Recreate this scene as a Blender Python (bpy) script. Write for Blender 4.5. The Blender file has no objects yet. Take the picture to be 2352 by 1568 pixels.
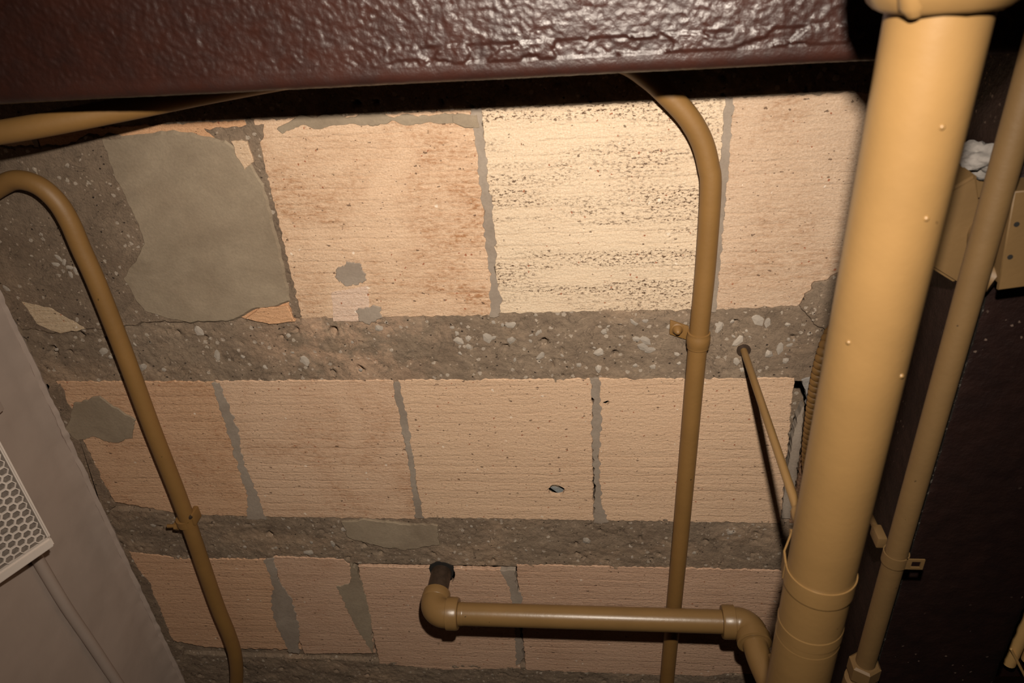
import bpy, bmesh, math, random
from mathutils import Vector, Matrix, noise
random.seed(7)
S = bpy.context.scene
C = S.collection

# ------------------------------------------------------------------ camera
W, HH, F = 2352.0, 1568.0, 1700.0
CX, CY = W / 2, HH / 2
CAMZ = 1.63                      # eye height; heights below are relative to the camera
VX = Vector((0.99383331, 0.01093217, -0.11034414))   # world axes in (right, up, forward)
VY = Vector((0.06630333, -0.85621704, 0.51234388))
VZ = Vector((0.08887751, 0.5165006, 0.85166186))
RIGHT = Vector((VX[0], VY[0], VZ[0]))
UP = Vector((VX[1], VY[1], VZ[1]))
FWD = Vector((VX[2], VY[2], VZ[2]))
cd = bpy.data.cameras.new('camera')
cd.sensor_width = 36.0
cd.lens = F / W * 36.0
cd.clip_start = 0.02
cd.dof.use_dof = True
cd.dof.focus_distance = 1.25
cd.dof.aperture_fstop = 7.0
cam = bpy.data.objects.new('camera', cd)
C.objects.link(cam)
M = Matrix((RIGHT, UP, -FWD)).transposed().to_4x4()
M.translation = Vector((0, 0, CAMZ))
cam.matrix_world = M
S.camera = cam
S.view_settings.view_transform = 'Standard'
S.view_settings.look = 'None'
S.view_settings.gamma = 1.0
S.view_settings.use_curve_mapping = False
S.view_settings.exposure = 0.0

# ------------------------------------------------------------------ light: dark cellar lit by the camera's flash
w = bpy.data.worlds.new('world'); S.world = w
w.use_nodes = True
w.node_tree.nodes['Background'].inputs[0].default_value = (1.0, 0.72, 0.5, 1)
w.node_tree.nodes['Background'].inputs[1].default_value = 0.004


def P(px, py, z):
    """pixel -> world point on the horizontal plane z above the camera"""
    d = RIGHT * (px - CX) + UP * (CY - py) + FWD * F
    d = d * (z / d.z)
    return Vector((d.x, d.y, d.z + CAMZ))


def PX(px, py, x):
    d = RIGHT * (px - CX) + UP * (CY - py) + FWD * F
    d = d * (x / d.x)
    return Vector((d.x, d.y, d.z + CAMZ))


FL = Vector((0, 0, CAMZ)) + UP * 0.135 + RIGHT * 0.042 + FWD * 0.03
ld = bpy.data.lights.new('camera_flash', 'SPOT')
ld.energy = 70
ld.color = (1.0, 0.89, 0.76)
ld.spot_size = math.radians(106)
ld.spot_blend = 1.0
ld.shadow_soft_size = 0.012
lo = bpy.data.objects.new('camera_flash', ld)
C.objects.link(lo)
lo.location = FL
aim = P(1150, 740, 0.97) - FL
lo.rotation_euler = aim.to_track_quat('-Z', 'Y').to_euler()

H = 0.97 + CAMZ                  # underside of the clay tiles


# ------------------------------------------------------------------ materials
class N:
    def __init__(self, name):
        self.m = bpy.data.materials.new(name)
        self.m.use_nodes = True
        self.t = self.m.node_tree
        self.b = self.t.nodes['Principled BSDF']

    def n(self, typ, **kw):
        x = self.t.nodes.new(typ)
        for k, v in kw.items():
            if k.startswith('i_'):
                key = k[2:]
                key = int(key) if key.isdigit() else key
                self.put(x.inputs[key], v)
            else:
                setattr(x, k, v)
        return x

    def put(self, sock, v):
        if isinstance(v, bpy.types.NodeSocket):
            self.t.links.new(v, sock)
        else:
            sock.default_value = v

    def math(self, op, a, b=0.0, clamp=False):
        x = self.n('ShaderNodeMath', operation=op, use_clamp=clamp)
        self.put(x.inputs[0], a); self.put(x.inputs[1], b)
        return x.outputs[0]

    def ramp(self, v, lo, hi):
        x = self.n('ShaderNodeMapRange', clamp=True)
        self.put(x.inputs[0], v)
        x.inputs[1].default_value = lo; x.inputs[2].default_value = hi
        return x.outputs[0]

    def mix(self, f, a, b, blend='MIX'):
        x = self.n('ShaderNodeMix', data_type='RGBA', blend_type=blend)
        self.put(x.inputs[0], f)
        self.put(x.inputs[6], a if isinstance(a, bpy.types.NodeSocket) else (*a, 1))
        self.put(x.inputs[7], b if isinstance(b, bpy.types.NodeSocket) else (*b, 1))
        return x.outputs[2]

    def pos(self, scale=(1, 1, 1), off=(0, 0, 0)):
        g = self.n('ShaderNodeNewGeometry')
        mp = self.n('ShaderNodeMapping')
        self.t.links.new(g.outputs['Position'], mp.inputs[0])
        mp.inputs['Scale'].default_value = scale
        mp.inputs['Location'].default_value = off
        return mp.outputs[0]

    def noise(self, scale, det=4.0, rough=0.6, vec=None, dist=0.0):
        x = self.n('ShaderNodeTexNoise')
        self.put(x.inputs['Vector'], vec if vec is not None else self.pos())
        x.inputs['Scale'].default_value = scale
        x.inputs['Detail'].default_value = det
        x.inputs['Roughness'].default_value = rough
        x.inputs['Distortion'].default_value = dist
        return x.outputs[0]

    def spots(self, scale, rad, keep, vec=None):
        """mask of small round specks, a fraction `keep` of the cells"""
        x = self.n('ShaderNodeTexVoronoi')
        nz = self.n('ShaderNodeTexNoise')
        self.put(nz.inputs['Vector'], self.pos()); nz.inputs['Scale'].default_value = scale * 2.2
        wob = self.n('ShaderNodeVectorMath', operation='MULTIPLY_ADD')     # ragged, not round, outlines
        self.put(wob.inputs[0], nz.outputs['Color']); wob.inputs[1].default_value = (0.55 / scale,) * 3
        self.put(wob.inputs[2], vec if vec is not None else self.pos())
        self.put(x.inputs['Vector'], wob.outputs[0])
        x.inputs['Scale'].default_value = scale
        m = self.math('LESS_THAN', x.outputs['Distance'], rad)
        s = self.n('ShaderNodeSeparateColor')
        self.t.links.new(x.outputs['Color'], s.inputs[0])
        k = self.math('LESS_THAN', s.outputs[0], keep)
        return self.math('MULTIPLY', m, k)

    def attr(self, name):
        x = self.n('ShaderNodeAttribute', attribute_type='OBJECT', attribute_name=name)
        return x.outputs['Fac']

    def bump(self, h, strength, dist, prev=None):
        x = self.n('ShaderNodeBump')
        x.inputs['Strength'].default_value = strength
        x.inputs['Distance'].default_value = dist
        self.put(x.inputs['Height'], h)
        if prev is not None:
            self.t.links.new(prev, x.inputs['Normal'])
        return x.outputs[0]

    def out(self, col, rough, normal=None, metal=0.0, spec=0.5):
        self.put(self.b.inputs['Base Color'], col if isinstance(col, bpy.types.NodeSocket) else (*col, 1))
        self.put(self.b.inputs['Roughness'], rough)
        self.b.inputs['Metallic'].default_value = metal
        self.b.inputs['Specular IOR Level'].default_value = spec
        if normal is not None:
            self.t.links.new(normal, self.b.inputs['Normal'])
        return self.m


def mat_tile():
    k = N('fired_clay')
    base = k.n('ShaderNodeObjectInfo').outputs['Color']
    ridge = k.noise(1.0, 6, 0.68, k.pos((38, 150, 1)))
    ridge2 = k.noise(1.0, 3, 0.5, k.pos((3, 62, 1), (0, 3, 0)))
    blotch = k.noise(8, 5, 0.65, dist=0.6)
    fine = k.noise(420, 3, 0.6)
    grain = k.noise(150, 4, 0.7, k.pos((0.8, 1.5, 1)))
    stain = k.attr('stain'); speck = k.attr('speck')
    # overall mottling
    col = k.mix(k.ramp(fine, 0.3, 0.75), base, k.mix(1.0, base, (0.76, 0.68, 0.60), 'MULTIPLY'))
    # brown rubbed stain following the scored ridges
    st = k.math('MULTIPLY', k.ramp(blotch, 0.42, 0.66), k.ramp(ridge, 0.32, 0.62))
    st = k.math('MULTIPLY', st, k.ramp(grain, 0.34, 0.6))
    st = k.math('MULTIPLY', st, stain, True)
    col = k.mix(st, col, k.mix(1.0, base, (0.52, 0.36, 0.25), 'MULTIPLY'))
    # thin scored lines
    sep = k.n('ShaderNodeSeparateXYZ'); k.put(sep.inputs[0], k.pos())
    wv = k.math('ADD', k.math('MULTIPLY', sep.outputs[1], 1 / 0.0185), k.math('MULTIPLY', k.noise(1.0, 4, 0.6, k.pos((9, 25, 1))), 1.1))
    fr_ = k.math('ABSOLUTE', k.math('SUBTRACT', k.math('FRACT', wv), 0.5))
    groove = k.math('MULTIPLY', k.ramp(fr_, 0.14, 0.0), k.ramp(k.noise(1.0, 3, 0.6, k.pos((7, 9, 1), (6, 2, 0))), 0.40, 0.58))
    ln = groove
    col = k.mix(k.math('MULTIPLY', ln, 0.13), col, k.mix(1.0, base, (0.68, 0.52, 0.40), 'MULTIPLY'))
    # dark soot specks gathered in bands
    band = k.noise(1.0, 4, 0.55, k.pos((5, 42, 1), (4, 1, 0)))
    dots = k.ramp(k.noise(210, 4, 0.8, k.pos((0.75, 1.5, 1))), 0.53, 0.565)
    dk = k.math('MULTIPLY', k.math('MULTIPLY', k.ramp(band, 0.42, 0.56), dots), k.ramp(k.noise(5, 3, vec=k.pos((1, 1, 1), (2, 7, 0))), 0.28, 0.46))
    dk = k.math('MULTIPLY', dk, speck, True)
    col = k.mix(k.math('MULTIPLY', dk, 0.95), col, (0.075, 0.036, 0.018))
    # loose pale and red chips, then pits with their inner shade painted dark
    col = k.mix(k.math('MULTIPLY', k.spots(75, 0.15, 0.06), 0.6), col, (0.80, 0.70, 0.58))
    col = k.mix(k.spots(110, 0.16, 0.10, k.pos((1, 1, 1), (5, 2, 0))), col, (0.32, 0.13, 0.07))
    pit = k.spots(85, 0.16, 0.13, k.pos((0.8, 1.3, 1), (1, 9, 0)))
    pit2 = k.spots(210, 0.2, 0.12, k.pos((0.8, 1.3, 1), (3, 4, 0)))
    col = k.mix(k.math('MULTIPLY', k.math('MAXIMUM', pit, pit2), 0.8), col, (0.09, 0.05, 0.03))
    n = k.bump(ridge, 0.4, 0.003)
    n = k.bump(k.math('SUBTRACT', 1.0, groove), 0.3, 0.0016, n)
    n = k.bump(ridge2, 0.25, 0.006, n)
    n = k.bump(grain, 0.6, 0.0035, n)
    return k.out(col, 0.85, n, spec=0.2)


def mat_concrete(name, tint=(1, 1, 1), smear=0.35, stones=True, fine_only=False, dust=False):
    k = N(name)
    a = k.noise(9, 6, 0.65, dist=0.5)
    b = k.noise(45, 5, 0.7)
    c = k.noise(260, 3, 0.65)
    t = Vector(tint)
    m3 = lambda r, g, bl: (r * t[0], g * t[1], bl * t[2])
    col = k.mix(k.ramp(a, 0.3, 0.7), m3(0.23, 0.168, 0.122), m3(0.35, 0.268, 0.20))
    col = k.mix(k.math('MULTIPLY', k.ramp(b, 0.35, 0.7), 0.5 if not fine_only else 0.15), col, m3(0.14, 0.105, 0.08))
    if smear:
        col = k.mix(k.math('MULTIPLY', k.ramp(k.noise(4.5, 5, 0.7, k.pos((1, 1.6, 1), (9, 3, 0))), 0.5, 0.66), smear), col, (0.46, 0.31, 0.20))
    if dust:                        # peach tile dust rubbed into one stretch of the rib
        vd = k.n('ShaderNodeVectorMath', operation='DISTANCE')
        k.put(vd.inputs[0], k.pos((1, 1.5, 1))); vd.inputs[1].default_value = (-0.385, 0.575 * 1.5, H)
        dm = k.math('MULTIPLY', k.ramp(vd.outputs['Value'], 0.19, 0.06), k.ramp(k.noise(14, 5, 0.7), 0.42, 0.56))
        col = k.mix(k.math('MULTIPLY', dm, 0.75), col, (0.46, 0.30, 0.20))
    col = k.mix(k.math('MULTIPLY', k.ramp(c, 0.4, 0.75), 0.35 if not fine_only else 0.2), col, m3(0.11, 0.085, 0.065))
    if stones:
        col = k.mix(k.math('MULTIPLY', k.spots(95, 0.3, 0.16), 0.65), col, (0.44, 0.37, 0.30))
        col = k.mix(k.math('MULTIPLY', k.spots(190, 0.3, 0.12, k.pos((1, 1, 1), (3, 3, 1))), 0.45), col, (0.50, 0.40, 0.31))
        col = k.mix(k.spots(120, 0.19, 0.14, k.pos((1, 1.2, 1), (7, 3, 1))), col, (0.035, 0.025, 0.018))
        cr = k.math('SUBTRACT', k.noise(22, 4, 0.6, dist=1.2), 0.5)
        cr = k.ramp(k.math('ABSOLUTE', cr), 0.012, 0.0)
        col = k.mix(k.math('MULTIPLY', cr, 0.55), col, (0.05, 0.036, 0.026))
    n = k.bump(b, 0.5 if not fine_only else 0.15, 0.006)
    n = k.bump(c, 0.5 if not fine_only else 0.2, 0.002, n)
    return k.out(col, 0.9, n, spec=0.2)


def mat_paint(name, col, rough, bumps=0.15, var=0.12, specks=True, scale=60, spec=0.5):
    k = N(name)
    a = k.noise(14, 4, 0.6)
    dark = tuple(c * (1 - 2.2 * var) for c in col)
    c = k.mix(k.ramp(a, 0.3, 0.75), col, dark)
    if specks:
        c = k.mix(k.spots(70, 0.09, 0.08), c, tuple(x * 0.35 for x in col))
    n = k.bump(k.noise(scale, 3, 0.55), bumps, 0.002)
    return k.out(c, rough, n, spec=spec)


def mat_brown():
    k = N('thick_brown_paint')
    c = k.mix(k.ramp(k.noise(30, 5, 0.7), 0.35, 0.7), (0.032, 0.0108, 0.0074), (0.019, 0.0066, 0.0048))
    n = k.bump(k.noise(420, 3, 0.6), 0.3, 0.0015)
    return k.out(c, k.ramp(k.noise(60, 3), -0.55, 2.0), n, spec=0.5)


def mat_girder():
    k = N('dull_brown_paint')
    c = k.mix(k.ramp(k.noise(30, 5, 0.7), 0.35, 0.7), (0.016, 0.0062, 0.0045), (0.009, 0.0036, 0.003))
    sp = k.math('MULTIPLY', k.spots(140, 0.22, 0.12), k.ramp(k.noise(6, 3, 0.6), 0.5, 0.6))
    c = k.mix(sp, c, (0.13, 0.09, 0.07))
    n = k.bump(k.noise(120, 4, 0.65), 0.5, 0.003)
    return k.out(c, 0.55, n, spec=0.35)


TILE = mat_tile()
CONC = mat_concrete('rough_concrete', (0.80, 0.78, 0.74), dust=True)
CONC2 = mat_concrete('dark_rough_mortar', (0.72, 0.69, 0.65), 0.15)
JOINT = mat_concrete('grey_joint_mortar', (0.98, 1.05, 1.12), 0.0, False, True)
SMOOTH = mat_concrete('smooth_trowelled_mortar', (0.90, 0.93, 0.88), 0.06, False, True)
OCHRE = mat_paint('ochre_gloss_paint', (0.200, 0.115, 0.042), 0.34, 0.10, 0.06, True, 90)
OCHRE2 = mat_paint('ochre_dull_paint', (0.215, 0.112, 0.032), 0.55, 0.15, 0.07, True, 110)
OCHRE_LIT = mat_paint('brightened_ochre_paint', (0.80, 0.48, 0.18), 0.45, 0.1, 0.05, False)  # ochre lightened in colour to make up for weak flash light past the girder
OCHRE3 = mat_paint('shaded_olive_ochre_paint', (0.155, 0.090, 0.034), 0.55, 0.15, 0.07, True, 110)  # ochre with flash falloff darkened into the colour; olive tone its own
WALLP = mat_paint('greyish_wall_paint', (0.40, 0.315, 0.265), 0.55, 0.12, 0.04, False, 70)
GRILLP = mat_paint('pale_powder_coat', (0.68, 0.59, 0.52), 0.45, 0.05, 0.03, False)
BROWN = mat_brown()
GIRD = mat_girder()
PLAST = mat_paint('white_plaster', (0.30, 0.27, 0.245), 0.9, 0.8, 0.2, False, 160)
PEBB = mat_paint('pale_stone', (0.40, 0.34, 0.28), 0.8, 0.3, 0.2, False, 200)
FLOORM = mat_concrete('floor_concrete', (0.8, 0.8, 0.8), 0.0)


def simple(name, col, rough, metal=0.0, sc=180):
    k = N(name)
    a = k.noise(sc, 4, 0.7)
    c = k.mix(k.ramp(a, 0.35, 0.7), col, tuple(x * 0.55 for x in col))
    return k.out(c, rough, k.bump(a, 0.2, 0.001), metal)


RUST = simple('blackened_rusty_steel', (0.06, 0.038, 0.025), 0.5, 0.3, 90)
STEEL = simple('bright_zinc', (0.62, 0.66, 0.66), 0.35, 0.6)
DARKM = simple('dark_backing', (0.22, 0.18, 0.15), 0.7)
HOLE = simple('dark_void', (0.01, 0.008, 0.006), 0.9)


# ------------------------------------------------------------------ builders
def link(o, parent=None):
    C.objects.link(o)
    if parent is not None:
        o.parent = parent
        o.matrix_parent_inverse = parent_inv(parent)
    return o


def parent_inv(p):
    m = Matrix.Translation(p.location)
    q = p.parent
    while q is not None:          # parts are built in world coordinates
        q = q.parent
    return m.inverted()


WORLD = {}


def mk(name, bm, mat, parent=None, smooth=True, origin=None, angle=40):
    """one mesh object; geometry given in world coordinates"""
    if origin is None:
        o3 = Vector((0, 0, 0))
        for v in bm.verts:
            o3 += v.co
        o3 /= max(1, len(bm.verts))
    else:
        o3 = Vector(origin)
    for v in bm.verts:
        v.co -= o3
    me = bpy.data.meshes.new(name)
    bmesh.ops.recalc_face_normals(bm, faces=bm.faces)
    if smooth:
        lim = math.radians(angle)
        for f in bm.faces:
            f.smooth = True
        for e in bm.edges:
            if len(e.link_faces) == 2 and e.calc_face_angle(0) > lim:
                e.smooth = False
    bm.to_mesh(me); bm.free()
    me.materials.append(mat)
    o = bpy.data.objects.new(name, me)
    C.objects.link(o)
    WORLD[o.name] = o3.copy()
    if parent is not None:
        o.parent = parent
        o.location = o3 - WORLD[parent.name]
    else:
        o.location = o3
    return o


def thing(name, loc, label, cat, group=None):
    o = bpy.data.objects.new(name, None)
    C.objects.link(o)
    o.empty_display_size = 0.05
    o.location = loc
    WORLD[o.name] = Vector(loc)
    tag(o, label, cat, group)
    return o


def tag(o, label, cat, group=None):
    o['label'] = label; o['category'] = cat
    if group:
        o['group'] = group
    return o


def struct(o, label=None, cat=None):
    o['kind'] = 'structure'
    if label:
        o['label'] = label; o['category'] = cat
    return o


def box(bm, lo, hi):
    x0, y0, z0 = lo; x1, y1, z1 = hi
    v = [bm.verts.new(p) for p in ((x0, y0, z0), (x1, y0, z0), (x1, y1, z0), (x0, y1, z0),
                                   (x0, y0, z1), (x1, y0, z1), (x1, y1, z1), (x0, y1, z1))]
    for f in ((0, 3, 2, 1), (4, 5, 6, 7), (0, 1, 5, 4), (1, 2, 6, 5), (2, 3, 7, 6), (3, 0, 4, 7)):
        bm.faces.new([v[i] for i in f])


def bevel_box(lo, hi, r, seg=2):
    bm = bmesh.new(); box(bm, lo, hi)
    bmesh.ops.bevel(bm, geom=list(bm.edges), offset=r, segments=seg, affect='EDGES', profile=0.6)
    return bm


def tube(bm, pts, rad, seg=20, caps=True):
    """swept tube; rad is a number or a list"""
    pts = [Vector(p) for p in pts]
    n = len(pts)
    rr = rad if isinstance(rad, (list, tuple)) else [rad] * n
    t0 = (pts[1] - pts[0]).normalized()
    ref = Vector((0, 0, 1)) if abs(t0.z) < 0.9 else Vector((1, 0, 0))
    u = (ref - t0 * ref.dot(t0)).normalized()
    rings = []
    for i, p in enumerate(pts):
        a = pts[max(0, i - 1)]; b = pts[min(n - 1, i + 1)]
        t = (b - a).normalized()
        u = (u - t * u.dot(t)).normalized()
        v = t.cross(u)
        rings.append([bm.verts.new(p + (u * math.cos(2 * math.pi * k / seg) + v * math.sin(2 * math.pi * k / seg)) * rr[i]) for k in range(seg)])
    for a, b in zip(rings, rings[1:]):
        for k in range(seg):
            bm.faces.new((a[k], a[(k + 1) % seg], b[(k + 1) % seg], b[k]))
    if caps:
        bm.faces.new(rings[0][::-1]); bm.faces.new(rings[-1])
    return rings


def profile(bm, base, axis, prof, seg=32):
    """solid of revolution: prof = [(distance along axis, radius)...]"""
    axis = Vector(axis).normalized(); base = Vector(base)
    ref = Vector((0, 0, 1)) if abs(axis.z) < 0.9 else Vector((1, 0, 0))
    u = (ref - axis * ref.dot(axis)).normalized(); v = axis.cross(u)
    rings = [[bm.verts.new(base + axis * d + (u * math.cos(2 * math.pi * k / seg) + v * math.sin(2 * math.pi * k / seg)) * r) for k in range(seg)] for d, r in prof]
    for a, b in zip(rings, rings[1:]):
        for k in range(seg):
            bm.faces.new((a[k], a[(k + 1) % seg], b[(k + 1) % seg], b[k]))
    bm.faces.new(rings[0][::-1]); bm.faces.new(rings[-1])


def smooth_path(pts, per=10):
    pts = [Vector(p) for p in pts]
    q = [pts[0] * 2 - pts[1]] + pts + [pts[-1] * 2 - pts[-2]]
    out = []
    for i in range(1, len(q) - 2):
        p0, p1, p2, p3 = q[i - 1], q[i], q[i + 1], q[i + 2]
        for s in range(per):
            t = s / per
            out.append(0.5 * (2 * p1 + (p2 - p0) * t + (2 * p0 - 5 * p1 + 4 * p2 - p3) * t * t + (3 * p1 - p0 - 3 * p2 + p3) * t ** 3))
    out.append(pts[-1])
    return out


def fract(x, y, s, f):
    return noise.fractal(Vector((x * f, y * f, s)), 0.9, 2.1, 4)


def ragged_loop(pts, amp, freq, seed, step=0.0035):
    pts = [Vector((p[0], p[1])) for p in pts]
    out = []
    n = len(pts)
    area = sum(pts[i].x * pts[(i + 1) % n].y - pts[(i + 1) % n].x * pts[i].y for i in range(n))
    sg = 1 if area > 0 else -1
    for i in range(n):
        a, b = pts[i], pts[(i + 1) % n]
        d = b - a; L = d.length
        if L < 1e-6:
            continue
        nrm = Vector((d.y, -d.x)).normalized() * sg
        m = max(1, int(L / step))
        for k in range(m):
            p = a + d * (k / m)
            o = fract(p.x, p.y, seed, freq) * amp
            out.append(p + nrm * o)
    return out


def slab(name, pts, z_face, z_back, mat, parent, amp=0.0022, freq=55, seed=0.0, holes=(), inset=0.0012, color=None, step=0.0035):
    """flat piece with a ragged outline, its face looking down at z_face"""
    bm = bmesh.new()
    lp = ragged_loop(pts, amp, freq, seed, step)
    cen = Vector((sum(p.x for p in lp) / len(lp), sum(p.y for p in lp) / len(lp)))

    def ring(loop, z, off=0.0, c=None):
        r = []
        for p in loop:
            q = p
            if off:
                d = (p - c); q = p - d.normalized() * min(off, d.length * 0.5)
            r.append(bm.verts.new((q.x, q.y, z)))
        return r
    back = ring(lp, z_back)
    sgn = 1 if z_back > z_face else -1
    side = ring(lp, z_face + sgn * abs(inset))
    face = ring(lp, z_face, inset, cen)
    n = len(lp)
    for a, b in ((back, side), (side, face)):
        for k in range(n):
            bm.faces.new((a[k], a[(k + 1) % n], b[(k + 1) % n], b[k]))
    if holes:
        edges = [bm.edges.get((face[k], face[(k + 1) % n])) for k in range(n)]
        for hl in holes:
            h1 = ring([Vector((p[0], p[1])) for p in hl], z_face)
            h2 = ring([Vector((p[0], p[1])) for p in hl], z_back)
            m = len(hl)
            for k in range(m):
                bm.faces.new((h1[k], h1[(k + 1) % m], h2[(k + 1) % m], h2[k]))
                edges.append(bm.edges.get((h1[k], h1[(k + 1) % m])))
        bmesh.ops.triangle_fill(bm, use_beauty=True, use_dissolve=False, edges=edges)
    else:
        bm.faces.new(face)
    o = mk(name, bm, mat, parent, smooth=False)
    if color:
        o.color = (*color, 1)
    return o


def blob(cx, cy, rx, ry, n=26, wob=0.25, seed=0.0, rot=0.0):
    r = []
    for k in range(n):
        a = 2 * math.pi * k / n
        s = 1 + wob * noise.noise(Vector((math.cos(a) * 1.4, math.sin(a) * 1.4, seed * 3.7 + 1)))
        x, y = rx * s * math.cos(a), ry * s * math.sin(a)
        r.append((cx + x * math.cos(rot) - y * math.sin(rot), cy + x * math.sin(rot) + y * math.cos(rot)))
    return r


def pp(lst, z=0.97):
    return [(P(x, y, z).x, P(x, y, z).y) for x, y in lst]


# ------------------------------------------------------------------ room shell
WALLX = -0.943
bm = bmesh.new(); box(bm, (WALLX - 0.12, -1.0, H + 0.08), (1.6, 2.35, H + 0.2))
ceiling = struct(mk('ceiling', bm, CONC2, smooth=False, origin=(0, 0, H)), 'clay tile and concrete rib ceiling above the pipes', 'ceiling')
bm = bmesh.new(); box(bm, (WALLX - 0.12, -1.0, -0.1), (1.6, 2.35, 0.0))
struct(mk('floor', bm, FLOORM, smooth=False))

# wall on the left, its top edge a little uneven where the paint meets the ceiling
bm = bmesh.new()
ny, nz = 300, 60
g = []
for j in range(nz + 1):
    row = []
    t = (j / nz) ** 0.35
    z = t * (H + 0.004)
    for i in range(ny + 1):
        y = -1.0 + 3.35 * i / ny
        d = 0.0022 * fract(y, z, 3.1, 9) + 0.0008 * fract(y, z, 5.1, 60)
        if z > H - 0.012:
            d += 0.003 * (1 + fract(y, z, 8.2, 45))
        row.append(bm.verts.new((WALLX + d, y, z)))
    g.append(row)
for a, b in zip(g, g[1:]):
    for i in range(ny):
        bm.faces.new((a[i], a[i + 1], b[i + 1], b[i]))
back = [bm.verts.new((WALLX - 0.1, y, z)) for y, z in ((-1.0, 0), (2.35, 0), (2.35, H + 0.004), (-1.0, H + 0.004))]
bm.faces.new(back)
bm.faces.new([g[0][i] for i in range(ny, -1, -1)] + [back[0], back[1]])
bm.faces.new([g[-1][i] for i in range(ny + 1)] + [back[2], back[3]])
bm.faces.new([g[j][0] for j in range(nz + 1)] + [back[3], back[0]])
bm.faces.new([g[j][-1] for j in range(nz, -1, -1)] + [back[1], back[2]])
wall = struct(mk('wall_left', bm, WALLP), 'grey painted wall with a grille unit and conduit', 'wall')
bm = bmesh.new()
ys = [-0.99 + 3.33 * i / 400 for i in range(401)]
tube(bm, [(WALLX + 0.004 + 0.002 * fract(y, 0, 4, 30), y, H - 0.002) for y in ys], [0.005 + 0.003 * abs(fract(y, 1, 2, 40)) for y in ys], 8)
mk('paint_bead', bm, WALLP, wall)

# ------------------------------------------------------------------ ceiling: ribs, clay tiles, joints
ROWS = [(-0.610, -0.306), (-0.190, 0.114), (0.232, 0.536), (0.654, 0.957), (1.073, 1.385), (1.502, 1.810), (1.925, 2.235)]
ribs = [(-0.98, -0.604)] + [(a[1] - 0.035, b[0] + 0.006) for a, b in zip(ROWS, ROWS[1:])] + [(2.229, 2.34)]
rib_objs = []
VOIDS = [(*pp([(a, b)])[0], c) for a, b, c in ((766, 762, 0.0075), (1250, 786, 0.006), (122, 806, 0.008), (186, 770, 0.005), (1412, 812, 0.004), (620, 1228, 0.005), (830, 850, 0.005), (1690, 740, 0.004), (1325, 1275, 0.004))]
for ri, (y0, y1) in enumerate(ribs):
    bm = bmesh.new()
    fine = ri in (2, 3, 4, 5)
    st = 0.0032 if fine else 0.02
    x0, x1 = WALLX + 0.001, 1.58
    split = 0.42
    xs = []
    x = x0
    while x < x1:
        xs.append(x)
        x += st if x < split else 0.03
    xs.append(x1)
    nyy = max(2, int((y1 - y0) / st))
    gr = []
    for j in range(nyy + 1):
        y = y0 + (y1 - y0) * j / nyy
        row = []
        for x in xs:
            d = 0.0022 * fract(x, y, 1.7 + ri, 28) + 0.0011 * fract(x, y, 6.7, 150)
            pit = noise.noise(Vector((x * 70, y * 85, 3.0 + ri)))
            if pit > 0.56:
                d += 0.010 * (pit - 0.56) / 0.2
            for vx, vy, vr in VOIDS:
                q2 = ((x - vx) ** 2 + ((y - vy) * 0.8) ** 2) / vr ** 2
                if q2 < 1:
                    d += 0.022 * (1 - q2)
            if ri and y < y0 + 0.027:      # under the tile edge: keep clear of its face
                d = 0.006
            row.append(bm.verts.new((x, y, H + 0.0014 + d)))
        gr.append(row)
    for a, b in zip(gr, gr[1:]):
        for i in range(len(xs) - 1):
            bm.faces.new((a[i], a[i + 1], b[i + 1], b[i]))
    # sides up to the slab
    top = [bm.verts.new(p) for p in ((x0, y0, H + 0.08), (x1, y0, H + 0.08), (x1, y1, H + 0.08), (x0, y1, H + 0.08))]
    bm.faces.new(gr[0][::-1] + [top[0], top[1]])
    bm.faces.new(gr[-1] + [top[2], top[3]])
    bm.faces.new(top)
    rib_objs.append(mk('concrete_rib', bm, CONC, ceiling, angle=75))

PEACH = (0.64, 0.455, 0.315)
CREAM = (0.70, 0.57, 0.425)
ROSE = (0.57, 0.385, 0.275)
rnd = random.Random(3)


def tile(pts, col, stain=0.5, speck=0.0, seed=0.0, holes=(), amp=0.0026):
    o = slab('clay_tile', pts, H, H + 0.008, TILE, ceiling, amp, 95, seed, holes, 0.0014, col)
    o['stain'] = stain; o['speck'] = speck
    return o


def joint(pts, seed, amp=0.0042, mat=JOINT, z=0.0012, freq=95):
    return slab('mortar_joint', pts, H - z, H + 0.015, mat, ceiling, amp, freq, seed, inset=0.0009)


def quad(x0, x1, y0, y1, sk0=0.0, sk1=0.0):
    return [(x0, y0), (x1, y0), (x1 + sk1, y1), (x0 + sk0, y1)]


holeB = blob(*pp([(1279, 1126)])[0], 0.0165, 0.0115, 22, 0.35, 1.3, 0.1)
holeB3 = blob(*pp([(1392, 926)])[0], 0.0062, 0.0042, 14, 0.4, 2.3, -0.7)
holeC = blob(-0.294, 1.105, 0.0245, 0.027, 26, 0.12, 4.3)

# row under the brown beam
yA0, yA1 = ROWS[2]
tile(quad(WALLX + 0.002, -0.778, yA0, yA1), PEACH, 0.6, 0, 1)
tile(quad(-0.772, -0.461, yA0, yA1), (0.60, 0.36, 0.21), 0.6, 0, 2)
tile(quad(-0.453, -0.152, yA0, yA1 + 0.002, -0.003, 0.003), (0.67, 0.485, 0.34), 1.4, 0.15, 3)
tile(quad(-0.143, 0.168, yA0, yA1 - 0.002), CREAM, 0.25, 1.0, 4)
tile([(0.176, yA0), (0.409, yA0), (0.409, 0.49), (0.33, 0.505), (0.29, 0.53), (0.176, 0.534)], (0.60, 0.45, 0.33), 0.8, 0.15, 5)
joint(quad(-0.463, -0.451, yA0, yA1, -0.002, 0.0), 11, 0.004, CONC2)
joint(pp([(1082, 250), (1107, 250), (1110, 290), (1122, 420), (1140, 560), (1138, 640), (1152, 690), (1148, 728), (1128, 728), (1126, 640), (1112, 520), (1104, 420)]), 12)
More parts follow.
